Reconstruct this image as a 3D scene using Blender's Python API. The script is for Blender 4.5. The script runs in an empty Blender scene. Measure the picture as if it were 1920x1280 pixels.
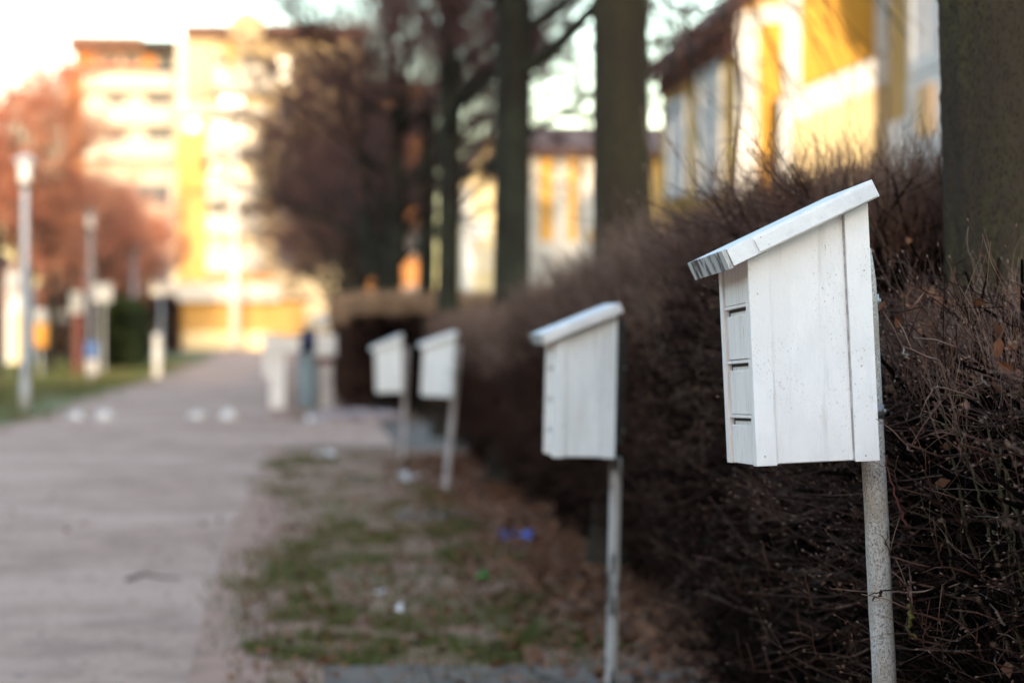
import bpy, bmesh, math, random
import numpy as np
from mathutils import Vector, Matrix, Euler

# ------------------------------------------------------------------ camera, sky, sun, exposure
scn = bpy.context.scene
col = scn.collection
R = math.radians
CAM_H = 1.48
YAW = R(5.04)
cam_d = bpy.data.cameras.new('camera')
cam = bpy.data.objects.new('camera', cam_d); col.objects.link(cam)
cam_d.sensor_width = 36; cam_d.lens = 85
cam_d.clip_start = 0.05; cam_d.clip_end = 3000
cam.location = (0, 0, CAM_H)
cam.rotation_euler = (R(90 - 0.38), 0, -YAW)
cam_d.dof.use_dof = True
cam_d.dof.focus_distance = 5.10
cam_d.dof.aperture_fstop = 2.4
scn.camera = cam

SUN_EL, SUN_AZ = 7.0, 2.0            # low golden sun behind the viewer, a touch from the left
w = bpy.data.worlds.new('World'); scn.world = w; w.use_nodes = True
nt = w.node_tree; nt.nodes.clear()
sky = nt.nodes.new('ShaderNodeTexSky'); sky.sky_type = 'NISHITA'; sky.sun_disc = False
sky.sun_elevation = R(SUN_EL); sky.sun_rotation = R(180 + SUN_AZ)
sky.air_density = 1.0; sky.dust_density = 1.0; sky.ozone_density = 1.1
bg = nt.nodes.new('ShaderNodeBackground'); bg.inputs['Strength'].default_value = 0.15
wo = nt.nodes.new('ShaderNodeOutputWorld')
nt.links.new(sky.outputs[0], bg.inputs[0]); nt.links.new(bg.outputs[0], wo.inputs[0])

sun_d = bpy.data.lights.new('sun', 'SUN'); sun_d.energy = 0.85; sun_d.angle = R(0.6)
sun_d.color = (1.0, 0.80, 0.56)
sun = bpy.data.objects.new('sun', sun_d); col.objects.link(sun)
sd = Vector((math.sin(R(SUN_AZ)) * math.cos(R(SUN_EL)), math.cos(R(SUN_AZ)) * math.cos(R(SUN_EL)), -math.sin(R(SUN_EL))))
sun.rotation_euler = sd.to_track_quat('-Z', 'Y').to_euler()

scn.view_settings.view_transform = 'Standard'
scn.view_settings.look = 'None'
scn.view_settings.gamma = 1.0
scn.view_settings.use_curve_mapping = False
scn.view_settings.exposure = 2.75
scn.render.engine = 'CYCLES'
scn.cycles.use_denoising = True
scn.cycles.max_bounces = 6
scn.cycles.diffuse_bounces = 3
scn.cycles.sample_clamp_indirect = 8

# ------------------------------------------------------------------ helpers
F_PX = 85 / 36 * 1920
def lat(px, y):
    """sideways metres of a bearing (given on the 1920 wide photograph) at y metres up the path"""
    return y * math.tan(YAW + math.atan((px - 960) / F_PX))
def hgt(py, y):
    return CAM_H + (610 - py) * y / F_PX

def tag(o, label=None, cat=None, group=None, kind=None):
    if label: o['label'] = label
    if cat: o['category'] = cat
    if group: o['group'] = group
    if kind: o['kind'] = kind
    return o

def empty(name, loc=(0, 0, 0), rz=0.0):
    o = bpy.data.objects.new(name, None); col.objects.link(o)
    o.location = loc; o.rotation_euler = (0, 0, rz); o.empty_display_size = 0.1
    return o

def link(name, me, m=None, parent=None):
    o = bpy.data.objects.new(name, me); col.objects.link(o)
    if m is not None and not me.materials: me.materials.append(m)
    if parent is not None: o.parent = parent
    return o

def copy_tree(o, parent=None):
    c = o.copy(); col.objects.link(c)
    if parent is not None: c.parent = parent
    for ch in list(o.children): copy_tree(ch, c)
    return c

class MB:
    """collects boxes, prisms and tubes; build() links them as ONE mesh object"""
    def __init__(s): s.bm = bmesh.new()
    def box(s, x0, y0, z0, x1, y1, z1, M=None):
        v = [s.bm.verts.new(p) for p in ((x0,y0,z0),(x1,y0,z0),(x1,y1,z0),(x0,y1,z0),(x0,y0,z1),(x1,y0,z1),(x1,y1,z1),(x0,y1,z1))]
        for f in ((3,2,1,0),(4,5,6,7),(0,1,5,4),(1,2,6,5),(2,3,7,6),(3,0,4,7)):
            s.bm.faces.new([v[i] for i in f])
        if M is not None:
            for q in v: q.co = M @ q.co
        return s
    def prism(s, pts, y0, y1, M=None):
        """polygon of (x, z) drawn out along y"""
        a = [s.bm.verts.new((x, y0, z)) for x, z in pts]; b = [s.bm.verts.new((x, y1, z)) for x, z in pts]
        s.bm.faces.new(a); s.bm.faces.new(b[::-1])
        n = len(pts)
        for i in range(n): s.bm.faces.new((a[(i+1) % n], a[i], b[i], b[(i+1) % n]))
        if M is not None:
            for q in a + b: q.co = M @ q.co
        return s
    def tube(s, pts, rad, n=12, cap=True):
        rings = []
        for i, p in enumerate(pts):
            p = Vector(p)
            t = (Vector(pts[min(i+1, len(pts)-1)]) - Vector(pts[max(i-1, 0)])).normalized()
            a = t.cross(Vector((0, 1, 0)) if abs(t.y) < .9 else Vector((1, 0, 0))).normalized(); b = t.cross(a)
            r = rad[i] if hasattr(rad, '__len__') else rad
            rings.append([s.bm.verts.new(p + a*r*math.cos(2*math.pi*k/n) + b*r*math.sin(2*math.pi*k/n)) for k in range(n)])
        for A, B in zip(rings, rings[1:]):
            for k in range(n): 
                f = s.bm.faces.new((A[k], A[(k+1) % n], B[(k+1) % n], B[k])); f.smooth = True
        if cap: s.bm.faces.new(rings[0][::-1]); s.bm.faces.new(rings[-1])
        return s
    def build(s, name, m, parent=None, bevel=0, M=None):
        bmesh.ops.recalc_face_normals(s.bm, faces=s.bm.faces)
        if bevel:
            bmesh.ops.bevel(s.bm, geom=[e for e in s.bm.edges if e.calc_face_angle(0) > .5], offset=bevel, segments=2, affect='EDGES', profile=.6)
        if M is not None: bmesh.ops.transform(s.bm, matrix=M, verts=s.bm.verts)
        me = bpy.data.meshes.new(name); s.bm.to_mesh(me); s.bm.free()
        return link(name, me, m, parent)

def np_mesh(name, V, Q, smooth=False):
    me = bpy.data.meshes.new(name)
    V = np.ascontiguousarray(V, dtype=np.float32).reshape(-1, 3); Q = np.ascontiguousarray(Q, dtype=np.int32)
    k = Q.shape[1]
    me.vertices.add(len(V)); me.vertices.foreach_set('co', V.ravel())
    me.loops.add(Q.size); me.loops.foreach_set('vertex_index', Q.ravel())
    me.polygons.add(len(Q)); me.polygons.foreach_set('loop_start', np.arange(0, Q.size, k, dtype=np.int32))
    me.polygons.foreach_set('loop_total', np.full(len(Q), k, dtype=np.int32))
    if smooth: me.polygons.foreach_set('use_smooth', np.ones(len(Q), dtype=bool))
    me.update(calc_edges=True)
    return me

def norm(a): return a / (np.linalg.norm(a, axis=-1, keepdims=True) + 1e-9)

def tubes(P, Rd, S=3):
    """(N,K,3) polylines and (N,K) radii -> verts, quads"""
    N, K, _ = P.shape
    T = np.empty_like(P); T[:, 1:-1] = P[:, 2:] - P[:, :-2]; T[:, 0] = P[:, 1] - P[:, 0]; T[:, -1] = P[:, -1] - P[:, -2]
    T = norm(T)
    ref = np.where(np.abs(T[:, :1, 2:3]) < .8, np.array([0, 0, 1.]), np.array([1., 0, 0]))
    A = norm(np.cross(T, np.broadcast_to(ref, T.shape))); B = np.cross(T, A)
    ang = np.arange(S) * 2 * np.pi / S
    V = P[:, :, None] + Rd[:, :, None, None] * (A[:, :, None] * np.cos(ang)[:, None] + B[:, :, None] * np.sin(ang)[:, None])
    idx = np.arange(N * K * S).reshape(N, K, S); nx = np.roll(idx, -1, axis=2)
    Q = np.stack([idx[:, :-1], nx[:, :-1], nx[:, 1:], idx[:, 1:]], -1).reshape(-1, 4)
    return V.reshape(-1, 3), Q

def join(parts):
    Vs, Qs, o = [], [], 0
    for V, Q in parts:
        Vs.append(V); Qs.append(Q + o); o += len(V)
    return np.concatenate(Vs), np.concatenate(Qs)

def grow(rng, P0, D0, L, K, wob, up=0.0):
    P0 = np.asarray(P0, float); d = norm(np.asarray(D0, float)); pts = [P0]; p = P0
    st = (np.asarray(L) / (K - 1))[:, None]
    for _ in range(K - 1):
        d = norm(d + rng.normal(0, wob, d.shape) + np.array([0, 0, up]))
        p = p + d * st; pts.append(p)
    return np.stack(pts, 1)

def sprout(rng, P, n, tmin=.25, tmax=1.0, spread=.8):
    """n children on the polylines P: start points, directions, parent index, t"""
    N, K, _ = P.shape
    i = rng.integers(0, N, n); t = rng.uniform(tmin, tmax, n) * (K - 1)
    k = np.minimum(t.astype(int), K - 2); f = (t - k)[:, None]
    s = P[i, k] * (1 - f) + P[i, k + 1] * f
    d = norm(P[i, k + 1] - P[i, k])
    d = norm(d + spread * norm(rng.normal(0, 1, d.shape)))
    return s, d, i, t / (K - 1)

# ------------------------------------------------------------------ materials
MATS = {}
def mat(name, base, rough=.8, var=None, scale=6, bump=0, bscale=40, stretch=(1, 1, 1), specks=None, metal=0, spec=.3, detail=6, var2=None, scale2=1.0, thr=(.42, .62), thr2=(.45, .6), mask=None, streak=None):
    """principled paint: base colour, drifting to var on a noise, to var2 on a broader one, with specks"""
    m = bpy.data.materials.new(name); m.use_nodes = True; t = m.node_tree; b = t.nodes['Principled BSDF']
    b.inputs['Roughness'].default_value = rough; b.inputs['Metallic'].default_value = metal
    b.inputs['Specular IOR Level'].default_value = spec
    tc = t.nodes.new('ShaderNodeTexCoord'); mp = t.nodes.new('ShaderNodeMapping'); mp.inputs['Scale'].default_value = stretch
    t.links.new(tc.outputs['Object'], mp.inputs[0])
    def noise(sc, det=detail, rg=.6, src=mp):
        n = t.nodes.new('ShaderNodeTexNoise'); n.inputs['Scale'].default_value = sc; n.inputs['Detail'].default_value = det; n.inputs['Roughness'].default_value = rg
        t.links.new(src.outputs[0], n.inputs['Vector']); return n
    def ramp(src, a, c):
        r = t.nodes.new('ShaderNodeMapRange'); r.inputs['From Min'].default_value = a; r.inputs['From Max'].default_value = c; r.interpolation_type = 'SMOOTHSTEP'
        t.links.new(src.outputs[0], r.inputs['Value']); return r
    rgb = t.nodes.new('ShaderNodeRGB'); rgb.outputs[0].default_value = (*base, 1); cur = rgb.outputs[0]
    def blend(cur, fac, c):
        x = t.nodes.new('ShaderNodeMix'); x.data_type = 'RGBA'
        t.links.new(fac.outputs[0], x.inputs['Factor']); t.links.new(cur, x.inputs['A']); x.inputs['B'].default_value = (*c, 1); return x.outputs['Result']
    if var: cur = blend(cur, ramp(noise(scale), *thr), var)
    if var2: cur = blend(cur, ramp(noise(scale2, 8, .65), *thr2), var2)
    if specks:
        c, sc, lo = specks
        sp = ramp(noise(sc, 3, .5), lo, lo + .05)
        if mask:                                         # pits gather in patches
            mu = t.nodes.new('ShaderNodeMath'); mu.operation = 'MULTIPLY'
            t.links.new(sp.outputs[0], mu.inputs[0]); t.links.new(ramp(noise(mask, 3, .5), .45, .62).outputs[0], mu.inputs[1]); sp = mu
        cur = blend(cur, sp, c)
    if streak:                                           # runs of dirt down the boards: colour, scale, start
        m2 = t.nodes.new('ShaderNodeMapping'); m2.inputs['Scale'].default_value = (1, 1, .07)
        t.links.new(tc.outputs['Object'], m2.inputs[0])
        cur = blend(cur, ramp(noise(streak[1], 5, .6, m2), streak[2], streak[2] + .22), streak[0])
    t.links.new(cur, b.inputs['Base Color'])
    if bump:
        bp = t.nodes.new('ShaderNodeBump'); bp.inputs['Strength'].default_value = bump; bp.inputs['Distance'].default_value = .01
        t.links.new(noise(bscale, 6, .65).outputs[0], bp.inputs['Height']); t.links.new(bp.outputs[0], b.inputs['Normal'])
    MATS[name] = m
    return m

m_ground = mat('bare_earth', (.12, .095, .08), .95, (.18, .15, .13), 2.2, .4, 30)
m_path = mat('gravel_path', (.445, .278, .210), .95, (.34, .208, .158), 2.2, .5, 60, var2=(.50, .325, .252), scale2=.5, specks=((.12, .085, .07), 16, .63))
m_verge = mat('verge_soil', (.27, .145, .09), .95, (.125, .098, .034), 1.1, .6, 40, thr=(.5, .66), var2=(.37, .22, .155), scale2=1.7, specks=((.06, .035, .025), 12, .6))
m_lawn = mat('lawn_soil', (.11, .13, .04), .95, (.2, .17, .08), .5, .4, 30)
m_litter = mat('leaf_mould', (.035, .02, .015), .95, (.07, .035, .022), 6, .8, 40)
m_slab_dim = mat('mossy_concrete', (.15, .11, .09), .95, (.09, .075, .05), 4, .3, 50)
m_shoulder = mat('gritty_shoulder', (.41, .232, .168), .95, (.29, .17, .122), 2.5, .5, 50, specks=((.4, .32, .28), 14, .66))
m_slab = mat('worn_concrete', (.17, .125, .10), .9, (.11, .085, .07), 3, .3, 50, specks=((.07, .06, .05), 25, .64))
m_white = mat('white_paint', (.83, .81, .81), .55, (.75, .73, .73), 5, .22, 110, (1, 1, .5), specks=((.50, .48, .465), 300, .625), mask=11, streak=((.62, .59, .57), 34, .52))
m_white_cool = mat('shade_tinted_white_paint', (.76, .80, .84), .55, (.68, .72, .75), 5, .2, 90, (1, 1, .5), specks=((.36, .34, .33), 200, .62), mask=11, streak=((.58, .60, .62), 30, .52))  # white with the cool blue of shade mixed in, for the farther mailboxes
m_white_front = mat('streaked_white_paint', (.88, .78, .715), .6, (.64, .555, .50), 60, .45, 160, (1, 1, .04), thr=(.48, .75), specks=((.14, .12, .11), 150, .69))
m_white_roof = mat('worn_white_paint', (.79, .78, .78), .85, (.66, .66, .67), 9, .25, 60, (1, 1, 1), specks=((.34, .31, .29), 120, .70))
m_endgrain = mat('weathered_roof_edge', (.55, .53, .5), .75, (.07, .055, .05), 26, .6, 60, (1, 1, .09), thr=(.44, .6))
m_grime = mat('grime_line', (.33, .30, .29), .9, (.52, .49, .48), 30)
m_pole = mat('dirty_painted_pole', (.52, .49, .465), .75, (.20, .185, .17), 260, .3, 200, (1, 1, .6), specks=((.06, .052, .048), 420, .6), var2=(.36, .31, .26), scale2=9, thr=(.46, .64), thr2=(.48, .62))
m_pole_w = mat('flaking_white_pole', (.42, .41, .41), .7, (.07, .065, .06), 26, .3, 60, (1, 1, .22), thr=(.47, .58))
m_pole_d = mat('dark_back_post', (.035, .037, .037), .7, (.06, .06, .055), 12)
m_pole_m = mat('mauve_grey_pole', (.50, .46, .47), .7, (.38, .35, .35), 12)
m_bolt = mat('bolt_steel', (.3, .29, .28), .4, metal=.8)
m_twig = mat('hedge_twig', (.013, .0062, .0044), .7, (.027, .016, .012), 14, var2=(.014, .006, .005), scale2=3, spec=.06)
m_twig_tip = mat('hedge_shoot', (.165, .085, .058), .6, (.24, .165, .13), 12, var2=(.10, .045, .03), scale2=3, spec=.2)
m_twig_in = mat('hedge_inner_branch', (.0035, .0024, .002), .95, (.006, .004, .0035), 6, spec=.0)  # near-black colour puts the hedge's inner shade into the branches
m_twig_far = mat('far_hedge_twig', (.042, .021, .0155), .85, (.065, .037, .028), 3, spec=.05)
m_twig_tan = mat('sun_painted_hedge_top', (.42, .27, .17), .85, (.26, .16, .10), 4)  # lighter tan puts sunlight into the colour of the hedge top
m_shoot_mid = mat('brown_hedge_shoot', (.15, .092, .070), .7, (.20, .135, .11), 9, spec=.1)
m_bud = mat('twig_bud', (.15, .075, .045), .45, (.24, .14, .09), 40, spec=.5)
m_face = mat('face_twig', (.075, .042, .030), .65, (.14, .095, .078), 12, var2=(.05, .024, .017), scale2=3, spec=.15)
m_stem = mat('olive_stem', (.060, .048, .022), .7, (.085, .06, .035), 20, spec=.2)
m_redstem = mat('red_stem', (.09, .022, .018), .6)
m_lichen = mat('yellow_lichen', (.12, .105, .022), .9, (.05, .04, .015), 60, .8, 120)
m_deadleaf = mat('dead_leaf', (.13, .048, .022), .75, (.22, .10, .05), 9)
m_bark = mat('mossy_bark', (.052, .039, .027), .95, (.068, .060, .028), 3, spec=.05, bump=1.0, bscale=26, stretch=(1, 1, .45), specks=((.034, .026, .019), 150, .54), var2=(.050, .038, .028), scale2=55, thr2=(.4, .6))
m_bark_far = mat('dark_bark', (.026, .022, .018), .9, (.036, .038, .027), 2, .6, 20, spec=.05)
m_crown = mat('dark_bare_twig', (.115, .058, .052), .85, (.15, .08, .072), .6, spec=.05)
m_crown_red = mat('reddish_bare_twig', (.48, .17, .105), .8, (.54, .25, .15), .4)
m_grass = mat('grass_blade', (.075, .095, .02), .8, (.14, .11, .05), .8)
m_moss = mat('bright_moss', (.095, .112, .024), .9, (.085, .075, .03), 9, .8, 60)
m_yellow = mat('yellow_wall_paint', (.70, .37, .055), .75, (.64, .33, .05), .8)
m_cream = mat('cream_wall_paint', (.78, .62, .36), .8, (.74, .58, .33), .7)
m_ochre = mat('ochre_wall_paint', (.52, .33, .12), .85, (.46, .29, .10), .7)
m_orange = mat('orange_render', (.72, .34, .12), .85, (.66, .30, .10), .4)
m_pale = mat('pale_render', (.42, .345, .23), .85, (.37, .30, .20), .4)
m_farwhite = mat('aged_white_render', (.50, .475, .44), .85, (.44, .42, .39), .5)
m_faryellow = mat('aged_yellow_render', (.50, .30, .10), .85, (.45, .26, .08), .4)
m_farorange = mat('aged_orange_render', (.50, .21, .07), .85, (.44, .18, .06), .4)
m_farpane = mat('far_window_glass', (.085, .10, .125), .75, spec=.05)
m_trim = mat('white_trim', (.74, .73, .71), .6, (.68, .67, .66), 2)
m_roof = mat('brown_roofing', (.10, .055, .045), .85, (.14, .08, .06), 2)
m_dark = mat('dark_fascia', (.03, .028, .028), .8)  # also colours the painted shade strips on the mailbox fronts
m_redband = mat('red_slab_edge', (.42, .12, .07), .8)
m_curtain = mat('window_curtain', (.50, .54, .60), .35, (.36, .40, .46), 1.2, spec=.5)
m_glass = mat('window_glass', (.10, .12, .14), .08, spec=.6)
m_tan_pane = mat('amber_blind', (.46, .27, .11), .4, spec=.5)
m_lampmid = mat('shade_painted_lamp_grey', (.20, .185, .19), .6, (.16, .15, .155), 3)  # second lamp's pole: shade put into a darker grey
m_lampmid2 = mat('shaded_diffuser', (.30, .28, .285), .4)  # diffuser grey darkened to carry the shade on the farther lamps
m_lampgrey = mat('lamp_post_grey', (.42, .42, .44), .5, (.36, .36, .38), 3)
m_lampdark = mat('lamp_cap', (.05, .055, .05), .5)
m_globe = mat('lamp_diffuser', (.75, .74, .72), .25, spec=.6)
m_blue = mat('blue_sheet', (.02, .12, .62), .4)
m_notice = mat('faded_blue_notice', (.05, .10, .24), .6)
m_bluegrey = mat('blue_grey_metal', (.22, .30, .36), .55)
m_navy = mat('navy_lid', (.02, .025, .07), .6)
m_red = mat('red_paint', (.13, .03, .022), .6)
m_greenp = mat('green_plastic', (.06, .34, .08), .5)
m_paper = mat('white_scrap', (.75, .74, .75), .7)
m_signwhite = mat('dull_white_sign', (.42, .41, .40), .8, (.36, .35, .34), 3)
m_stone = mat('pale_stone', (.70, .68, .68), .85, (.55, .52, .52), 8)
m_greenhedge = mat('evergreen', (.035, .05, .012), .8, (.055, .07, .016), 2)
m_sport = mat('orange_bin_paint', (.60, .26, .04), .6)
m_rock = mat('lilac_stone', (.36, .31, .34), .9, (.24, .2, .21), 6)

# ------------------------------------------------------------------ the ground
def sheet(name, x0, y0, x1, y1, z, m, wob=0.0, n=60, seed=0, kind='structure'):
    """a flat sheet whose two long edges wander a little"""
    rng = np.random.default_rng(seed)
    ys = np.linspace(y0, y1, n)
    def wander():
        a = np.zeros(n)
        for f in (1.7, 4.1, 9.3): a += rng.normal(0, 1) * np.sin(ys * 2 * np.pi / (y1 - y0) * f * 2 + rng.uniform(0, 6)) / f
        return a * wob
    L = np.stack([x0 + wander(), ys, np.full(n, z)], 1); Rr = np.stack([x1 + wander(), ys, np.full(n, z)], 1)
    V = np.concatenate([L, Rr]); i = np.arange(n - 1)
    o = link(name, np_mesh(name, V, np.stack([i, i + n, i + n + 1, i + 1], 1)), m)
    return tag(o, kind=kind)

sheet('ground', -900, -300, 900, 1800, 0, m_ground, n=4)
sheet('lawn', -40, 5, -3.9, 150, .004, m_lawn, .08, 120, 1)
sheet('garden_ground', 1.9, 2, 60, 140, .004, m_litter, .1, 60, 2)
sheet('verge', -.5, 3, 1.95, 29, .008, m_verge, .05, 80, 3)
sheet('far_verge', -.5, 38, 1.95, 140, .008, m_verge, .05, 80, 5)
sheet('path_shoulder', -4.3, -20, -.16, 165, .010, m_shoulder, .14, 300, 14)
sheet('path', -4.0, -20, -.44, 165, .012, m_path, .09, 400, 4)
sheet('side_path', -.6, 29.3, 1.18, 37.3, .016, m_path, .0, 8, 6)  # ends early: dark ground beyond takes the place of hedge shadow
sheet('forecourt', -12, 140, 8, 168, .016, m_path, 0, 4, 7)

# walkway slabs leading through the hedge: two short rows of concrete pavers
def walkway(name, y0, y1, x0, x1, n, top, m_):
    root = empty(name, (x0, y0, 0)); tag(root, kind='structure')
    L = (x1 - x0) / n
    rng = random.Random(n)
    base = None
    for i in range(n):
        if base is None:
            base = MB().box(.004, 0, .0, L - .008, y1 - y0, top).build('paver', m_, root, bevel=.006); o = base
        else:
            o = base.copy(); col.objects.link(o); o.parent = root
        o.location = (i * L, rng.uniform(-.01, .01), rng.uniform(-.004, .004)); o.rotation_euler = (rng.uniform(-.006, .006), rng.uniform(-.006, .006), 0)
    return root
walkway('walkway', 9.35, 10.30, .10, 3.2, 7, .036, m_slab)
walkway('walkway', 18.25, 18.95, .75, 2.75, 5, .022, m_slab_dim)

# ------------------------------------------------------------------ buildings
SWAP = Matrix(((0, 1, 0, 0), (1, 0, 0, 0), (0, 0, 1, 0), (0, 0, 0, 1)))
def front_window(parent, x0, z0, x1, z1, y, pane=m_curtain, fr=.09, mull=0, name='window', out=.05):
    """window on a wall that faces -y: frame proud of the wall, pane set back inside it"""
    b = MB()
    b.box(x0, y - out, z0, x0 + fr, y + .02, z1); b.box(x1 - fr, y - out, z0, x1, y + .02, z1)
    b.box(x0 + fr, y - out + .004, z0, x1 - fr, y + .02, z0 + fr); b.box(x0 + fr, y - out + .004, z1 - fr, x1 - fr, y + .02, z1)
    for i in range(mull):
        xm = x0 + (x1 - x0) * (i + 1) / (mull + 1); b.box(xm - .03, y - out + .01, z0 + fr, xm + .03, y + .02, z1 - fr)
    f = b.build(name, m_farwhite if y > 100 else m_trim, parent)
    MB().box(x0 + fr - .01, y - .012, z0 + fr - .01, x1 - fr + .01, y + .015, z1 - fr + .01).build('pane', pane, f)
    return f

def side_window(parent, y0, z0, y1, z1, x, pane=m_curtain, fr=.12, out=.06):
    b = MB()
    b.box(x - out, y0, z0, x + .02, y0 + fr, z1); b.box(x - out, y1 - fr, z0, x + .02, y1, z1)
    b.box(x - out + .004, y0 + fr, z0, x + .02, y1 - fr, z0 + fr); b.box(x - out + .004, y0 + fr, z1 - fr, x + .02, y1 - fr, z1)
    ym = (y0 + y1) / 2; b.box(x - out + .01, ym - .04, z0 + fr, x + .02, ym + .04, z1 - fr)
    f = b.build('window', m_trim, parent)
    MB().box(x - .012, y0 + fr - .01, z0 + fr - .01, x + .015, y1 - fr + .01, z1 - fr + .01).build('pane', pane, f)
    return f

def P(parent, name, m, x0, y0, z0, x1, y1, z1, bevel=0):
    return MB().box(x0, y0, z0, x1, y1, z1).build(name, m, parent, bevel)

def gable_roof(parent, x0, y0, x1, y1, z, rise, over=.45, th=.16, m=m_roof):
    """ridge along y"""
    xm = (x0 + x1) / 2; k = rise / (xm - x0)
    pts = [(x0 - over, z - over * k), (xm, z + rise), (x1 + over, z - over * k), (x1 + over, z - over * k + th), (xm, z + rise + th), (x0 - over, z - over * k + th)]
    return MB().prism(pts, y0 - over, y1 + over).build('roof', m, parent)

def gable_wall(parent, m, x0, y0, x1, y1, z, rise):
    xm = (x0 + x1) / 2
    return MB().prism([(x0, 0), (x1, 0), (x1, z), (xm, z + rise), (x0, z)], y0, y1).build('wall', m, parent)

# -- yellow house with the sunlit projecting bay (right of the second tree)
Y = 36.0
a = empty('yellow_house', (0, 0, 0))
tag(a, 'yellow wooden house with sunlit white-trimmed gable above the tall hedge', 'house')
xa, xb = lat(1380, Y), 14.0
gable_wall(a, m_yellow, xa, Y, xb, 43.6, 6.15, 3.4)
gable_roof(a, xa, Y, xb, 43.6, 6.15, 3.4, over=.42, th=.26)
P(a, 'eave_board', m_roof, xa - .10, Y + .1, 5.62, xa - .005, 43.5, 6.04)
for p0, p1 in ((1380, 1420), (1466, 1500), (1640, 1667)):
    P(a, 'corner_board', m_trim, lat(p0, Y), Y - .06, .3, lat(p1, Y), Y + .01, 7.6 if p0 > 1400 else 6.2)
P(a, 'frieze_board', m_trim, lat(1421, Y), Y - .05, hgt(36, Y), lat(1465, Y), Y + .008, hgt(2, Y))
# lean-to porch against the bay: raking white fascia, post, pale boarded side
f0, f1 = lat(1462, Y - 1), lat(1662, Y - 1)
MB().prism([(f0, hgt(236, Y - 1)), (f1, hgt(150, Y - 1)), (f1, hgt(92, Y - 1)), (f0, hgt(180, Y - 1))], Y - 1.04, Y - .98).build('porch_fascia', m_trim, a)
MB().prism([(f0 + .05, hgt(182, Y - 1)), (f1, hgt(96, Y - 1)), (f1, hgt(88, Y - 1)), (f0 + .05, hgt(174, Y - 1))], Y - .975, Y - .065).build('porch_roof', m_roof, a)
MB().prism([(f0 + .12, .2), (f1 - .02, .2), (f1 - .02, hgt(149, Y - 1)), (f0 + .12, hgt(228, Y - 1))], Y - .95, Y - .12).build('porch_side', m_cream, a)
z = 2.3
k = 0
while z < hgt(150, Y - 1):
    rake = lambda x: hgt(228, Y - 1) + (x - f0 - .12) / (f1 - f0 - .14) * (hgt(149, Y - 1) - hgt(228, Y - 1))
    xl = f0 + .13
    while rake(xl) < z + .11 and xl < f1 - .1: xl += .02
    if xl < f1 - .1: P(a, 'board', m_cream, xl, Y - .972, z, f1 - .025, Y - .951, z + .104)
    z += .112
P(a, 'porch_post', m_trim, lat(1462, Y - 1), Y - 1.03, .0, lat(1484, Y - 1), Y - .96, hgt(232, Y - 1))
side_window(a, 37.1, 3.55, 39.3, 5.75, xa, m_curtain, .2)
side_window(a, 40.5, 3.7, 42.6, 5.4, xa, m_curtain, .16)
P(a, 'base_board', m_trim, xa - .03, 36.2, 2.9, xa + .01, 43.5, 3.15)

# -- nearer house whose shaded long wall shows between the bay and the nearest trunk
n = empty('shaded_house', (0, 0, 0))
tag(n, 'shaded house wall with tall white windows just left of nearest tree trunk', 'house')
xn = lat(1667, 34.0)
gable_wall(n, m_ochre, xn, 26.5, xn + 7, 34.0, 7.2, 3.2)
gable_roof(n, xn, 26.5, xn + 7, 34.0, 7.2, 3.2)
side_window(n, 30.9, hgt(128, 32), 32.7, 6.6, xn, m_curtain, .22)
P(n, 'window_surround', m_trim, xn - .05, 30.6, 2.6, xn + .01, 32.8, hgt(132, 32))
P(n, 'blind', m_tan_pane, xn - .09, 31.35, hgt(250, 32), xn - .052, 32.2, hgt(155, 32))
P(n, 'plinth', m_trim, xn - .04, 26.6, .0, xn + .01, 33.95, hgt(215, 33))

# -- house glimpsed between the second and third trunks
Y = 58.0
b = empty('yellow_house', (0, 0, 0))
tag(b, 'yellow house with white vertical boards seen between second and third trunks', 'house')
x0, x1 = lat(985, Y), 13.5
zb = hgt(290, Y)
gable_wall(b, m_ochre, x0, Y, x1, 66, zb, .05)
MB().prism([(Y - .5, hgt(292, Y)), (62, hgt(222, Y)), (66.5, hgt(292, Y)), (66.5, hgt(280, Y)), (62, hgt(208, Y)), (Y - .5, hgt(280, Y))], x0 - .3, x1 + .3, SWAP).build('roof', m_roof, b)
for p0, p1 in ((985, 1012), (1036, 1064), (1082, 1100)):
    P(b, 'corner_board', m_farwhite, lat(p0, Y), Y - .06, .2, lat(p1, Y), Y + .01, zb)
for p0, p1 in ((1013, 1035), (1065, 1081)):
    P(b, 'yellow_panel', m_yellow, lat(p0, Y), Y - .03, hgt(452, Y), lat(p1, Y), Y + .008, zb - .1)
P(b, 'plinth', m_farwhite, x0, Y - .08, 0, x1, Y + .005, hgt(452, Y))
front_window(b, lat(1104, Y), hgt(430, Y), lat(1170, Y), hgt(300, Y), Y, m_curtain)

# -- narrow lit end of the next house, between third and fourth trunks
Y = 80.0
c = empty('cream_house', (0, 0, 0))
tag(c, 'narrow sunlit cream house end glimpsed between third and fourth trunks', 'house')
x0, x1 = lat(868, Y), lat(968, Y)
gable_wall(c, m_cream, x0, Y, x1, 90, hgt(345, Y), 1.6)
gable_roof(c, x0, Y, x1, 90, hgt(345, Y), 1.6, over=.3)
P(c, 'corner_board', m_trim, x0, Y - .05, 0, x0 + .3, Y + .01, hgt(350, Y))
front_window(c, lat(886, Y), hgt(448, Y), lat(916, Y), hgt(412, Y), Y, m_curtain)
front_window(c, lat(886, Y), hgt(505, Y), lat(916, Y), hgt(470, Y), Y, m_cream)

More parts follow.
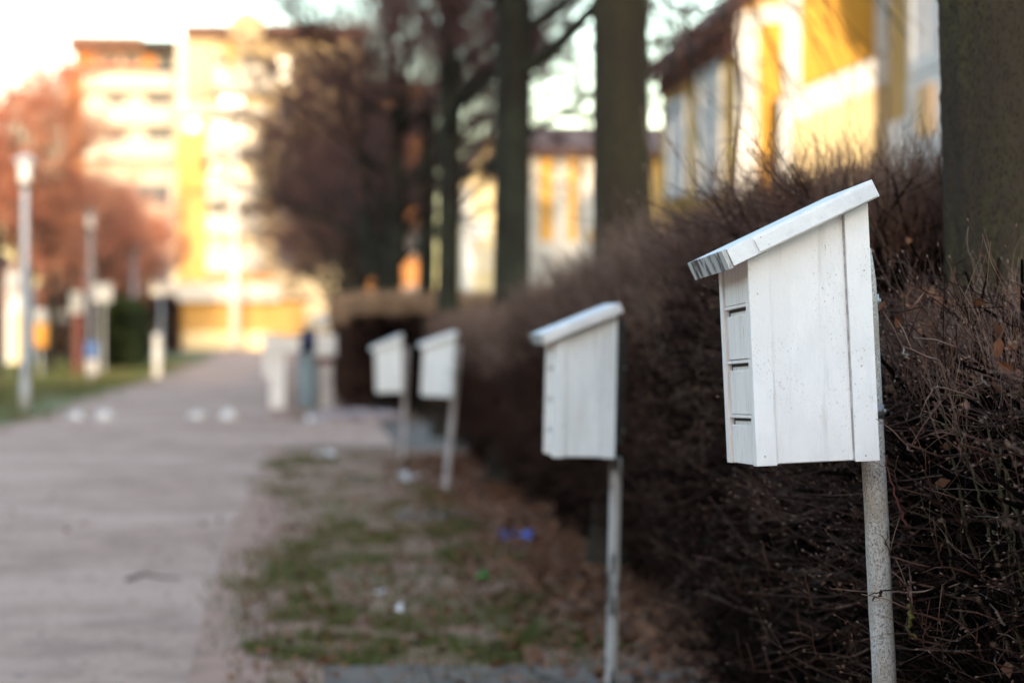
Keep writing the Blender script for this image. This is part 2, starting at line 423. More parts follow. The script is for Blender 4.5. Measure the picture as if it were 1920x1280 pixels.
# -- orange lit block behind the right-hand crowns
Y = 130.0
d = empty('apartment_block', (0, 0, 0))
tag(d, 'tall orange-yellow apartment block behind the dark tree crowns', 'building')
x0, x1 = lat(690, Y), lat(812, Y)
P(d, 'wall', m_farorange, x0, Y, 0, x1, Y + 12, 14.2)
P(d, 'roof', m_roof, x0 - .3, Y - .4, 14.2, x1 + .3, Y + 12.4, 14.6)
for k in range(4):
    for j in range(2):
        front_window(d, x0 + .4 + j * 1.6, 2.0 + k * 3.2, x0 + 1.4 + j * 1.6, 3.6 + k * 3.2, Y, m_farpane, mull=1)

# -- far left block with recessed top floor
Y = 176.0
X = lambda px: lat(px, Y)
Z = lambda py: hgt(py, Y)
e = empty('apartment_block', (0, 0, 0))
tag(e, 'white balconied apartment block with red roof edge above red trees', 'building')
P(e, 'wall', m_farwhite, X(157), Y + .5, 0, X(332), Y + 14, Z(143))
P(e, 'orange_wall', m_farorange, X(118), Y + .45, 0, X(156.8), Y + 13.9, Z(144))
P(e, 'top_floor', m_farorange, X(134), Y + 2.5, Z(142), X(331), Y + 13, Z(97))
P(e, 'roof', m_roof, X(128), Y + .2, Z(96), X(268), Y + 13.5, Z(72))
P(e, 'dark_fascia', m_dark, X(269), Y + .3, Z(100), X(331), Y + 13.4, Z(78))
P(e, 'slab_edge', m_redband, X(114), Y - .9, Z(143), X(287), Y + .6, Z(130))
P(e, 'slab_edge', m_dark, X(288), Y - .8, Z(144), X(331), Y + .6, Z(134))
for p0, p1 in ((176, 222), (224, 262), (288, 328)):
    front_window(e, X(p0), Z(134), X(p1), Z(100), Y + 2.5, m_farpane, .12, 1)
P(e, 'white_facade', m_farwhite, X(157), Y + .1, Z(315), X(331), Y + .49, Z(146))
for k, (t, bt) in enumerate(((146, 176), (206, 240), (272, 305))):
    P(e, 'balcony', m_farwhite, X(160), Y - 1.3, Z(bt), X(328), Y + .08, Z(t))
for p0, p1 in ((198, 240), (272, 326)):
    for z0, z1 in ((204, 180), (270, 244)):
        front_window(e, X(p0), Z(z0), X(p1), Z(z1), Y + .1, m_farpane, .1, 1)
for k in range(4):
    front_window(e, X(190), Z(390 + 72 * k), X(320), Z(345 + 72 * k), Y + .5, m_farpane, .1, 3)

# -- central tower
Y = 168.0
t_ = empty('apartment_tower', (0, 0, 0))
tag(t_, 'tall pale yellow apartment tower with white balconies at the path end', 'building')
P(t_, 'wall', m_pale, X(332), Y, 0, X(690), Y + 16, Z(78))
P(t_, 'roof', m_roof, X(345), Y - .7, Z(77), X(438), Y + 12, Z(52))
P(t_, 'roof', m_roof, X(488), Y - .7, Z(80), X(690), Y + 12, Z(50))
MB().tube([(X(463), Y - .9, Z(60)), (X(463), Y + 6, Z(60))], 1.25, 20).build('round_gable', m_pale, t_)
P(t_, 'yellow_bay', m_faryellow, X(333), Y - 1.0, 0, X(386), Y + .01, Z(252))
P(t_, 'corner_pier', m_farwhite, X(333), Y - .6, Z(250), X(352), Y + .01, Z(80))
P(t_, 'corner_pier', m_faryellow, X(425), Y - .5, Z(130), X(438), Y + .01, Z(82))
P(t_, 'vent', m_roof, X(380), Y - 1.15, Z(318), X(394), Y - .5, Z(298))
for (p0, p1, ti, bi) in ((402, 512, 132, 182), (340, 500, 205, 222), (388, 490, 270, 300), (388, 492, 345, 380), (388, 492, 408, 440), (388, 492, 470, 512)):
    bc = P(t_, 'balcony', m_farwhite, X(p0), Y - 1.5, Z(bi), X(p1), Y + .008, Z(ti))
for (p0, p1, z0, z1) in ((362, 378, 215, 90), (400, 418, 200, 100), (454, 480, 128, 105), (404, 460, 203, 184), (340, 376, 252, 224), (520, 545, 160, 110), (520, 550, 240, 190), (392, 430, 268, 228), (440, 484, 268, 228), (390, 430, 342, 304), (440, 486, 342, 304), (390, 430, 406, 384), (440, 486, 406, 384), (388, 424, 466, 443), (452, 488, 466, 443), (520, 550, 330, 280), (520, 550, 420, 370), (520, 550, 500, 450)):
    front_window(t_, X(p0), Z(z0), X(p1), Z(z1), Y, m_glass if z0 in (203, 252, 466, 342, 268, 160, 330, 420) else m_farpane, .12, 1)
P(t_, 'ground_floor_band', m_farorange, X(386), Y - 1.2, Z(532), X(510), Y + .006, Z(514))

# -- low yellow garage with white flat roof in front of the tower
Y = 150.0
g = empty('garage', (0, 0, 0))
tag(g, 'low yellow garage with wide white flat roof closing the path', 'garage')
P(g, 'wall', m_faryellow, X(335), Y, 0, X(572), Y + 7, Z(566))
P(g, 'roof', m_farwhite, X(306), Y - 1.0, Z(565), X(524), Y + 7.3, Z(530))
P(g, 'roof', m_roof, X(525), Y - .3, Z(565), X(580), Y + 7.3, Z(557))
P(g, 'lower_wall', m_cream, X(336), Y - .1, 0, X(505), Y + .005, Z(622))
P(g, 'pier', m_farwhite, X(308), Y - 1.0, 0, X(334), Y + .5, Z(566))
for px in (402, 470, 520):
    P(g, 'batten', m_ochre, X(px), Y - .06, Z(621), X(px + 3), Y + .006, Z(567))

# -- unseen buildings, added to block sun and sky light from the scene
h = empty('light_blocker_house', (0, 0, 0))
tag(h, 'unseen three-storey house row added behind the viewer to shade the near path', 'house')
P(h, 'wall', m_ochre, -60, -46, 0, 40, -38, 10.2)
MB().prism([(-37.5, 10.2), (-42, 12.8), (-46.5, 10.2)], -60.5, 40.5, SWAP).build('roof', m_roof, h)
for i in range(36):
    MB().box(-56 + 8 * (i % 12), -38.01, 1.2 + 3 * (i // 12), -54 + 8 * (i % 12), -37.94, 2.8 + 3 * (i // 12)).build('window', m_curtain, h)
h2 = empty('light_blocker_house', (0, 0, 0))  # added out of view to dim the sky light on the mailbox fronts
tag(h2, 'unseen long house added left of the lawn to block sky light', 'house')
P(h2, 'wall', m_roof, -36, -30, 0, -24, 62, 6.4)
MB().prism([(-36.5, 6.4), (-30, 9.6), (-23.5, 6.4)], -30.5, 62.5).build('roof', m_roof, h2)
q = empty('light_blocker_tower', (0, 0, 0))  # added out of view to keep sun off the right-hand tree row
tag(q, 'unseen narrow tower added behind the viewer to shade the right-hand trees', 'building')
P(q, 'wall', m_pale, -6.0, -66, 0, .5, -58, 22)
P(q, 'roof', m_roof, -6.3, -66.3, 22, .8, -57.7, 22.5)

# ------------------------------------------------------------------ trees
def make_crown(rng, base_z, top_z, rad, n_limb=9, n1=90, n2=900, n3=5200, thick=1.0, droop=0.0, cx=0.0, trunk_r=.15):
    """limbs, branches and twigs of a pollarded lime; centred on the trunk"""
    ang = rng.uniform(0, 2 * np.pi, n_limb) + np.arange(n_limb) * 2.4
    z0 = np.linspace(base_z, base_z + (top_z - base_z) * .45, n_limb)
    P0 = np.stack([np.zeros(n_limb), np.zeros(n_limb), z0], 1)
    D0 = np.stack([np.cos(ang) + cx * .3, np.sin(ang), rng.uniform(.35, 1.1, n_limb)], 1)
    L0 = rng.uniform(.8, 1.25, n_limb) * rad * 1.05
    A = grow(rng, P0, D0, L0, 7, .16, .12)
    up = grow(rng, np.array([[0, 0, base_z + .2]]), np.array([[.02, 0, 1.]]), np.array([(top_z - base_z) * .8]), 7, .07)
    A = np.concatenate([A, up]); 
    RA = np.linspace(.062, .022, 7)[None] * rng.uniform(.7, 1.1, (len(A), 1)); RA[-1] = np.linspace(trunk_r * .85, .025, 7)
    s, d, i, t = sprout(rng, A, n1, .25, 1, .9)
    B = grow(rng, s, d, rng.uniform(.5, 1.15, n1) * rad * .55, 6, .2, .08 - droop)
    RB = np.linspace(.022, .008, 6)[None] * rng.uniform(.6, 1.2, (n1, 1))
    s, d, i, t = sprout(rng, B, n2, .15, 1, .9)
    C = grow(rng, s, d, rng.uniform(.3, .8, n2) * rad * .4, 5, .22, .05 - droop)
    RC = np.linspace(.009, .004, 5)[None] * rng.uniform(.7, 1.2, (n2, 1)) * thick
    s, d, i, t = sprout(rng, C, n3, .1, 1, .9)
    D = grow(rng, s, d, rng.uniform(.18, .5, n3) * rad * .3, 4, .25, .06 - droop)
    RD = np.linspace(.0055, .0028, 4)[None] * rng.uniform(.7, 1.3, (n3, 1)) * thick
    limbs = join([tubes(A, RA, 7), tubes(B, RB, 4)])
    twigs = join([tubes(C, RC, 3), tubes(D, RD, 3)])
    return limbs, twigs

def make_trunk(rng, r, hgt_, lean=0.0, S=28, K=46):
    z = np.linspace(0, hgt_, K)
    flare = 1 + .55 * np.exp(-z / .22)
    rad = r * flare * (1 - .12 * z / hgt_)
    th = np.arange(S) * 2 * np.pi / S
    bumpy = np.zeros((K, S))
    for f, a in ((3, .03), (5, .022), (9, .014), (14, .01)):
        bumpy += a * np.sin(th[None] * f + rng.uniform(0, 6) + .6 * np.sin(z[:, None] * 1.3 + f) + z[:, None] * rng.uniform(-.5, .5))
    bumpy += rng.normal(0, .009, (K, S))
    for f in (17, 23, 31): bumpy += .009 * np.sin(th[None] * f + 2.2 * np.sin(z[:, None] * 3.1 + f) + z[:, None] * 4) * np.sin(z[:, None] * (9 + f) + np.sin(th[None] * 3) * 2)
    for _ in range(5):                                   # healed knots
        kz, kt = rng.uniform(.5, hgt_), rng.uniform(0, 6.28)
        bumpy += .07 * np.exp(-((z[:, None] - kz) / .09) ** 2 - ((np.angle(np.exp(1j * (th[None] - kt)))) / .35) ** 2)
    rr = rad[:, None] * (1 + bumpy)
    V = np.stack([rr * np.cos(th) + (lean * z)[:, None], rr * np.sin(th), np.broadcast_to(z[:, None], rr.shape)], -1)
    idx = np.arange(K * S).reshape(K, S); nx = np.roll(idx, -1, 1)
    Q = np.stack([idx[:-1], nx[:-1], nx[1:], idx[1:]], -1).reshape(-1, 4)
    return V.reshape(-1, 3), Q

def tree(name, loc, label, group, trunk_me, limb_me, twig_me, rz=0, sc=1.0, mb=m_bark_far, mc=m_crown, crown_dx=0.0):
    root = empty(name, loc); root.scale = (sc, sc, sc)
    tag(root, label, 'tree', group)
    link('trunk', trunk_me, mb, root)
    for nm, me in (('limbs', limb_me), ('crown', twig_me)):
        o = link(nm, me, mc if nm == 'crown' else mb, root); o.rotation_euler = (0, 0, rz); o.location = (crown_dx, 0, 0)
        if nm == 'crown': o['kind'] = 'stuff'
    return root

rng = np.random.default_rng(11)
def crown_pair(name, *a, **k):
    l, t = make_crown(*a, **k)
    return np_mesh(name + '_limbs', *l, smooth=True), np_mesh(name + '_twigs', *t)
near_l, near_t = crown_pair('near', rng, 3.7, 9.5, 2.6, n_limb=8, n1=70, n2=700, n3=3500)
mid_l, mid_t = crown_pair('mid', np.random.default_rng(12), 3.35, 9.5, 2.9, n_limb=10, n1=140, n2=1700, n3=9000, thick=1.6)
low = [crown_pair('low%d' % i, np.random.default_rng(20 + i), 2.3, 9.2, 3.25, n_limb=13, n1=140, n2=1100, n3=3900, thick=1.15, droop=.03) for i in range(2)]
red = [crown_pair('red%d' % i, np.random.default_rng(30 + i), 2.7, 9.6, 3.1, n_limb=12, n1=130, n2=1400, n3=7600, thick=1.6) for i in range(2)]
tr_near = np_mesh('trunk_near', *make_trunk(np.random.default_rng(3), .172, 4.4, -.032, 96, 260), smooth=True)
tr_mid = np_mesh('trunk_mid', *make_trunk(np.random.default_rng(4), .182, 4.4, -.012), smooth=True)
tr_far = np_mesh('trunk_far', *make_trunk(np.random.default_rng(5), .155, 5.0, .008), smooth=True)
tr_left = np_mesh('trunk_left', *make_trunk(np.random.default_rng(6), .15, 5.0), smooth=True)

GR = 'bare trees in the row along the hedge'
TR = [(6.5, 1926, tr_near, m_bark, 'thick mossy tree trunk cut by the right edge, nearest of the row'),
      (14.4, 1176, tr_mid, m_bark, 'second dark tree trunk of the row, rising behind the rounded hedge end'),
      (22.3, 957, tr_far, m_bark_far, 'third dark trunk of the row, between two glimpsed yellow houses'),
      (32.0, 838, tr_far, m_bark_far, 'fourth slimmer greenish trunk, rising right behind the small tilted mailboxes')]
for i, (y, px, tm, mb, lab) in enumerate(TR):
    tree('bare_tree', (lat(px, y), y, 0), lab, GR, tm, near_l if i < 2 else mid_l, near_t if i < 2 else mid_t, rz=(.3, 2.1, 4.0, 5.2)[i], mb=mb, sc=(1, 1, 1.12, 1)[i])
t2 = [o for o in col.objects if o.name.startswith('bare_tree')][1]
rngd = np.random.default_rng(8)
def path_(a, b_, K=10, sag=.25):
    t = np.linspace(0, 1, K)[:, None]; a = np.array(a); b_ = np.array(b_)
    p = a * (1 - t) + b_ * t; p[:, 2] += sag * np.sin(t[:, 0] * np.pi); return p + rngd.normal(0, .015, p.shape)
o2 = np.array(t2.location)
A_ = np.stack([path_((o2[0], 14.4, 4.6), (lat(px, y), y, hgt(py, y))) for px, py, y in ((1640, 150, 12.2), (1580, 190, 12.8), (1500, 230, 13.0), (1700, 60, 11.8), (1420, 240, 13.4), (1330, 300, 13.8), (1280, 210, 14.0), (1560, 60, 12.5))])
s_, d_, _, _ = sprout(rngd, A_, 90, .3, 1, .55)
B_ = grow(rngd, s_, d_ + np.array([.1, 0, -.25]), rngd.uniform(.2, .6, 90), 6, .12, -.02)
dr_ = link('drooping_branches', np_mesh('drooping', *join([tubes(A_ - o2, np.linspace(.014, .004, 10)[None].repeat(len(A_), 0), 5), tubes(B_ - o2, np.linspace(.005, .002, 6)[None].repeat(90, 0), 3)])), m_bark_far, t2); dr_['kind'] = 'stuff'
FAR_Y = [40, 47, 55, 63, 72, 82, 93, 105, 118]
for i, y in enumerate(FAR_Y):
    l, t = low[i % 2]
    tree('bare_tree', (1.95 + (.15, -.1, .05)[i % 3], y, 0), 'dark bare tree in the dense far end of the right-hand row', GR, tr_far, l, t,
         rz=i * 1.3, sc=(1.0, .96, 1.04, .98)[i % 4], crown_dx=-.45)
LEFT_Y = [66, 71, 79, 88, 97, 107, 117, 128]
for i, y in enumerate(LEFT_Y):
    l, t = red[i % 2]
    tree('bare_tree', (-8.0 + (-.15, .1, .0)[i % 3], y, 0), 'sunlit reddish bare tree in the row on the lawn', 'reddish trees on the lawn', tr_left, l, t,
         rz=i * 1.7, sc=(1.0, .96, .80, .76, .76, .80, .86, .88)[i], mc=m_crown_red)

# ------------------------------------------------------------------ hedges
def hedge_volume(rng, n, x0, x1, y0, y1, z1, rnd=.28, z0=.05, under=.0):
    """random points in a rounded hedge body, with the way out to its nearest face"""
    out = []
    while sum(len(o[0]) for o in out) < n:
        m_ = n * 2
        x = rng.uniform(x0, x1, m_); y = rng.uniform(y0, y1, m_); z = rng.uniform(z0, 1, m_) 
        zt = z1(y) if callable(z1) else np.full(m_, z1)
        zz = z0 + (z - z0) / (1 - z0) * (zt - z0)
        ex = np.minimum(x - x0, x1 - x); ez = zt - zz; ey = np.minimum(y - y0, y1 - y)
        cut = (np.maximum(rnd - ex, 0) ** 2 + np.maximum(rnd - ez, 0) ** 2) < rnd ** 2
        cut &= (np.maximum(rnd - ey, 0) ** 2 + np.maximum(rnd - ez, 0) ** 2) < rnd ** 2
        cut &= (np.maximum(rnd - ey, 0) ** 2 + np.maximum(rnd - ex, 0) ** 2) < rnd ** 2
        cut &= ex > under * np.clip(1 - zz / .8, 0, 1)
        out.append((np.stack([x, y, zz], 1)[cut], ez[cut], ex[cut], ey[cut]))
    return [np.concatenate([o[j] for o in out])[:n] for j in range(4)]

CLEAR = [(.9, 1.345, 4.4, 5.5, 1.10, 1.9), (.8, 1.335, 4.0, 5.26, 0, 1.2), (.7, 1.24, 6.5, 9.5, .0, 1.75)]
def clear_of(*Ps):
    """keeps twigs out of the mailboxes"""
    P_ = Ps[0]; bad = np.zeros(len(P_), bool)
    for x0, x1, y0, y1, z0, z1 in CLEAR:
        bad |= ((P_[:, :, 0] > x0) & (P_[:, :, 0] < x1) & (P_[:, :, 1] > y0) & (P_[:, :, 1] < y1) & (P_[:, :, 2] > z0) & (P_[:, :, 2] < z1)).any(1)
    return [q[~bad] for q in Ps]

def hedge(name, label, x0, x1, y0, y1, z1, n1, n2, n_in, r1, r2, mats, seed, length=(.16, .42), under=.25, rnd=.28, shoots=0, tipm=None, rs=None, jit=.55, bright=0, leaves=0, tall=1.0):
    rng = np.random.default_rng(seed)
    root = empty(name, ((x0 + x1) / 2, (y0 + y1) / 2, 0)); tag(root, label, 'hedge')
    off = np.array([(x0 + x1) / 2, (y0 + y1) / 2, 0])
    # main stems and the thicket inside
    ns = max(8, int((y1 - y0) * 7))
    S0 = np.stack([rng.uniform(x0 + .3, x1 - .3, ns), rng.uniform(y0 + .1, y1 - .1, ns), np.zeros(ns)], 1)
    zt = z1(S0[:, 1]) if callable(z1) else np.full(ns, z1)
    S = grow(rng, S0, np.stack([rng.normal(0, .12, ns), rng.normal(0, .12, ns), np.ones(ns)], 1), zt * .9, 8, .1)
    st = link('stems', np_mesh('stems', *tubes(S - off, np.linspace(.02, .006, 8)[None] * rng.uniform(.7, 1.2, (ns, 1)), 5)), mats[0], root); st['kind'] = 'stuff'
    p, ez, ex, ey = hedge_volume(rng, n_in, x0 + .12, x1, y0 + .1, y1 - .1, (lambda y: z1(y) - .14) if callable(z1) else z1 - .14, rnd, under=under)
    Li = rng.uniform(.15, .35, n_in)
    I = grow(rng, p, rng.normal(0, 1, (n_in, 3)) + np.array([0, 0, .4]), Li, 3, .2)
    wI = rng.uniform(.006, .012, n_in)[:, None] * np.array([1, .8, .4])[None]
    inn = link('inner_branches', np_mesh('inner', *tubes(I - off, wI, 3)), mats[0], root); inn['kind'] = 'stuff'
    # outer twigs: start near the faces, sweep outwards and up
    p, ez, ex, ey = hedge_volume(rng, n1 * 3, x0 + .05, x1 - .05, y0 + .05, y1 - .05, (lambda y: z1(y) - .08) if callable(z1) else z1 - .08, rnd, under=under)
    d = np.minimum(np.minimum(ez, ex), ey); k = np.argsort(d + rng.uniform(0, .22, len(d)))[:n1]
    p, ez, ex, ey = p[k], ez[k], ex[k], ey[k]
    o = np.zeros_like(p)
    left = (p[:, 0] < (x0 + x1) / 2)
    o[:, 0] = np.where(left, -1, 1) * np.exp(-ex / .15)
    o[:, 1] = np.where(p[:, 1] < (y0 + y1) / 2, -1, 1) * np.exp(-ey / .15)
    o[:, 2] = 1.5 * np.exp(-ez / .16)
    D = o + rng.normal(0, jit, o.shape) + np.array([0, 0, .12])
    L = rng.uniform(*length, len(p))
    T1 = grow(rng, p, D, L, 7, .17, .05)
    R1 = np.linspace(1, .4, 7)[None] * (r1 * rng.uniform(.6, 1.35, len(p)))[:, None]
    s, dd, i, t = sprout(rng, T1, n2, .15, 1, .75)
    T2 = grow(rng, s, dd, rng.uniform(.3, .75, n2) * np.mean(length), 5, .2, .06)
    R2 = np.linspace(1, .45, 5)[None] * (r2 * rng.uniform(.6, 1.3, n2))[:, None]
    def clipped(Pp, Rr, up, out):
        zt = z1(Pp[:, :, 1]) if callable(z1) else z1
        ok = (Pp[:, :, 2] < zt + up).all(1) & ((Pp[:, :, 0] > x0 - out).all(1) | (rng.random(len(Pp)) < .07))
        return Pp[ok], Rr[ok]
    T1, R1 = clipped(T1, R1, .05, .14); T2, R2 = clipped(T2, R2, .07, .15)
    T1, R1 = clear_of(T1, R1); T2, R2 = clear_of(T2, R2)
    tw = link('twigs', np_mesh('twigs', *join([tubes(T1 - off, R1, 3), tubes(T2 - off, R2, 3)])), mats[1], root); tw['kind'] = 'stuff'
    if bright:                                           # paler, longer twigs reaching out of the face, and buds on the tips
        y = rng.uniform(y0 + .02, y1 - .02, bright); z = rng.uniform(.02, 1, bright) ** .38 * ((z1(y) if callable(z1) else z1) - .06)
        s0 = np.stack([x0 + rng.uniform(.02, .22, bright), y, z], 1)
        d0 = np.stack([-np.ones(bright) * .8, rng.normal(-.25, .55, bright), rng.normal(-.08, .32, bright)], 1)
        B1 = grow(rng, s0, d0, rng.uniform(.16, .44, bright), 9, .09, .05)
        BR = np.linspace(1, .45, 9)[None] * (r2 * 1.25 * rng.uniform(.6, 1.5, bright))[:, None]
        s, dd, i, t = sprout(rng, B1, bright * 2, .3, 1, .7)
        B2 = grow(rng, s, dd, rng.uniform(.03, .12, bright * 2), 4, .15, .08)
        B2R = np.linspace(.9, .5, 4)[None] * (r2 * rng.uniform(.7, 1.1, bright * 2))[:, None]
        B1, BR = clear_of(B1, BR); B2, B2R = clear_of(B2, B2R)
        br = link('face_twigs', np_mesh('face_twigs', *join([tubes(B1 - off, BR, 4), tubes(B2 - off, B2R, 3)])), m_face, root); br['kind'] = 'stuff'
        E = np.concatenate([B1[:, -1], B2[:, -1], T2[::11, -1]]); Dd = np.concatenate([norm(B1[:, -1] - B1[:, -2]), norm(B2[:, -1] - B2[:, -2]), norm(T2[::11, -1] - T2[::11, -2])])
        G = np.stack([E - Dd * .001, E + Dd * .003, E + Dd * .007], 1); GR_ = np.array([.9, 1.7, .5])[None] * (rng.uniform(.0009, .0015, len(E)))[:, None]
        bd = link('buds', np_mesh('buds', *tubes(G - off, GR_, 4)), m_bud, root); bd['kind'] = 'stuff'
    if leaves:
        y = rng.uniform(y0, y1, leaves); zt = (z1(y) if callable(z1) else np.full(leaves, z1))
        c = np.stack([rng.uniform(x0 + .02, x1, leaves), y, zt - np.abs(rng.normal(0, .22, leaves)) - .03], 1)
        u = norm(rng.normal(0, 1, (leaves, 3))); v = norm(np.cross(u, rng.normal(0, 1, (leaves, 3)))); sz = rng.uniform(.012, .026, leaves)[:, None]
        cu = norm(np.cross(u, v)) * sz * .35
        V = np.stack([c - u * sz, c + v * sz * .6 + cu, c + u * sz, c - v * sz * .6 + cu], 1)
        V, = clear_of(V)
        lf = link('caught_leaves', np_mesh('caught_leaves', (V - off).reshape(-1, 3), np.arange(len(V) * 4).reshape(-1, 4)), m_deadleaf, root); lf['kind'] = 'stuff'
    if shoots:
        y = rng.uniform(y0 + .05, y1 - .05, shoots); zt = (z1(y) if callable(z1) else np.full(shoots, z1))
        x = rng.uniform(x0, x1, shoots)
        fall = np.maximum(rnd - np.minimum(x - x0, x1 - x), 0); fy = np.maximum(rnd - np.minimum(y - y0, y1 - y), 0)
        dz = rnd - np.sqrt(np.maximum(rnd ** 2 - fall ** 2, 0)) + rnd - np.sqrt(np.maximum(rnd ** 2 - fy ** 2, 0))
        s0 = np.stack([x, y, zt - .18 - dz], 1)
        d0 = np.stack([rng.normal(0, .3, shoots) - fall * 1.6, rng.normal(0, .3, shoots), np.ones(shoots)], 1)
        Ls = (rng.gamma(5, .05, shoots) + .06) * tall
        T3 = grow(rng, s0, d0, Ls, 6, .13, .05)
        R3 = np.linspace(1, .4, 6)[None] * ((rs or r2) * rng.uniform(.7, 1.3, shoots))[:, None]
        s, dd, i, t = sprout(rng, T3, shoots, .3, 1, .7)
        T4 = grow(rng, s, dd, rng.uniform(.05, .14, shoots), 4, .15, .1)
        R4 = np.linspace(.8, .4, 4)[None] * ((rs or r2) * rng.uniform(.6, 1.1, shoots))[:, None]
        T3, R3 = clipped(T3, R3, .26, .16); T4, R4 = clipped(T4, R4, .22, .16)
        T3, R3 = clear_of(T3, R3); T4, R4 = clear_of(T4, R4)
        sh = link('shoots', np_mesh('shoots', *join([tubes(T3 - off, R3, 3), tubes(T4 - off, R4, 3)])), tipm or mats[1], root); sh['kind'] = 'stuff'
    return root, off

# nearest, in focus, with the first mailbox in front of it
zA = lambda y: np.interp(y, [3.4, 4.8, 5.6, 6.5], [1.46, 1.51, 1.59, 1.62])
hA, offA = hedge('clipped_hedge', 'nearest brown leafless hedge, lower one at the right edge under the thick trunk', 1.42, 2.5, 3.4, 6.5, zA,
      2600, 8000, 5200, .0023, .0013, (m_twig_in, m_twig), 41, (.18, .5), .1, .2, 3000, m_twig_tip, .0013, jit=.4, bright=900, leaves=520, tall=.42)
zB = lambda y: np.interp(y, [6.6, 7.2, 8.2, 9.15], [1.88, 1.90, 1.89, 1.82])
hB, offB = hedge('clipped_hedge', 'tall brown leafless hedge directly behind the nearest white mailbox', 1.40, 2.7, 6.65, 9.15, zB,
      3800, 11000, 8000, .0030, .0018, (m_twig_in, m_twig), 42, (.18, .45), .1, .2, 9000, m_twig_tip, .0016, jit=.45, bright=900, leaves=350, tall=.75)
zC = lambda y: np.interp(y, [10.4, 12.5, 15.5, 18.2], [1.86, 1.82, 1.70, 1.58])
hedge('clipped_hedge', 'long brown hedge running back behind the second mailbox', 1.55, 2.7, 10.5, 18.15, zC,
      5000, 11000, 9000, .0042, .0028, (m_twig_in, m_twig_far), 43, (.16, .4), .3, .34, 8000, m_shoot_mid, .0034)
hedge('clipped_hedge', 'low dark hedge beside the two small distant mailboxes', 1.55, 2.7, 19.1, 28.6, 1.46,
      4500, 9000, 9000, .006, .004, (m_twig_in, m_twig_far), 44, (.16, .4), .3, .3, 6000, m_shoot_mid, .0045)
hedge('clipped_hedge', 'square-cut hedge with top painted sunlit tan, beyond the side path', .72, 4.6, 38.2, 56, 1.86,
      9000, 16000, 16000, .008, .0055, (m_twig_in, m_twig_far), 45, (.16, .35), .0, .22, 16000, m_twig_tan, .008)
hedge('evergreen_hedge', 'dark green hedge on the lawn behind the lamp posts', lat(188, 84), lat(246, 84), 83, 92, hgt(566, 84),
      2500, 6000, 5000, .014, .012, (m_twig_in, m_greenhedge), 46, (.16, .4), .0, .25, 2500, m_greenhedge, .014)

hedge('clipped_hedge', 'brown hedge across the back of the lawn, under the reddish trees', lat(20, 104), lat(200, 104), 103, 106, hgt(556, 104),
      2500, 5000, 5000, .016, .012, (m_twig_in, m_twig_far), 47, (.16, .4), .0, .25, 2000, m_twig_far, .014)

hedge('clipped_hedge', 'low brown hedge left of the garage, behind the short white post', lat(232, 128), lat(332, 128), 126, 130, hgt(560, 128),
      2500, 5000, 5000, .018, .014, (m_twig_in, m_twig_far), 48, (.2, .5), .0, .3, 2000, m_twig_far, .016)

# single branches of the near hedges that stand out
def branch(name, pts, r0, m, parent, off, n=6, seed=0, sub=0):
    rng = random.Random(seed)
    P_ = [Vector(p) - Vector(off) for p in pts]
    fine = []
    for a, b_ in zip(P_, P_[1:]):
        for k in range(5):
            fine.append(a.lerp(b_, k / 5) + Vector((rng.gauss(0, r0 * .6), rng.gauss(0, r0 * .6), rng.gauss(0, r0 * .6))))
    fine.append(P_[-1])
    rad = [r0 * (1 - .6 * i / len(fine)) for i in range(len(fine))]
    b = MB().tube(fine, rad, n)
    for i in range(sub):
        k = rng.randrange(4, len(fine) - 1); q = fine[k]; dd = Vector((rng.gauss(-.5, .6), rng.gauss(0, .6), rng.gauss(.5, .6))).normalized() * rng.uniform(.05, .12)
        b.tube([q, q + dd * .5 + Vector((0, 0, .006)), q + dd], [r0 * .5, r0 * .4, r0 * .25], 4)
    return b.build(name, m, parent)
# tall whip standing out of the hedge in front of the sunlit wall
branch('whip', [(lat(1372, 8.6), 8.6, 1.7), (lat(1378, 8.6), 8.6, 2.05), (lat(1388, 8.6), 8.6, 2.3), (lat(1384, 8.6), 8.62, 2.5), (lat(1393, 8.6), 8.64, 2.75)], .006, m_twig_tip, hB, offB, 6, 1, 3)
branch('whip', [(lat(1240, 8.9), 8.9, 1.55), (lat(1228, 8.9), 8.9, 2.0), (lat(1205, 8.9), 8.95, 2.3)], .004, m_twig_tip, hB, offB, 5, 2, 2)
# twigs reaching across in front of the pole
y = 4.98
def pt(px, py, y): return (lat(px, y), y, hgt(py, y * .996 + .1))
tw = branch('crossing_twig', [pt(1760, 1086, 5.06), pt(1700, 1098, 4.98), pt(1664, 1106, y), pt(1640, 1113, y), pt(1615, 1118, y)], .0022, m_twig, hA, offA, 6, 3)
branch('bud', [pt(1652, 1108, y), pt(1650, 1116, y), pt(1640, 1120, y), pt(1637, 1127, y)], .0028, m_twig, hA, offA, 6, 4)
branch('crossing_twig', [pt(1800, 1096, 5.1), pt(1720, 1112, 5.2), pt(1660, 1112, 5.26), pt(1560, 1104, 5.25)], .0022, m_twig_tip, hA, offA, 6, 5, 3)
branch('red_stem', [pt(1700, 985, 5.0), pt(1686, 950, 5.0), pt(1668, 890, 5.0), pt(1658, 850, 5.05)], .003, m_redstem, hA, offA, 6, 6)
lb = branch('lichen_branch', [pt(1706, 1135, 4.95), pt(1712, 1155, 4.95), pt(1702, 1180, 4.95), pt(1718, 1200, 4.95)], .006, m_lichen, hA, offA, 7, 7, 0)
rr = random.Random(5)
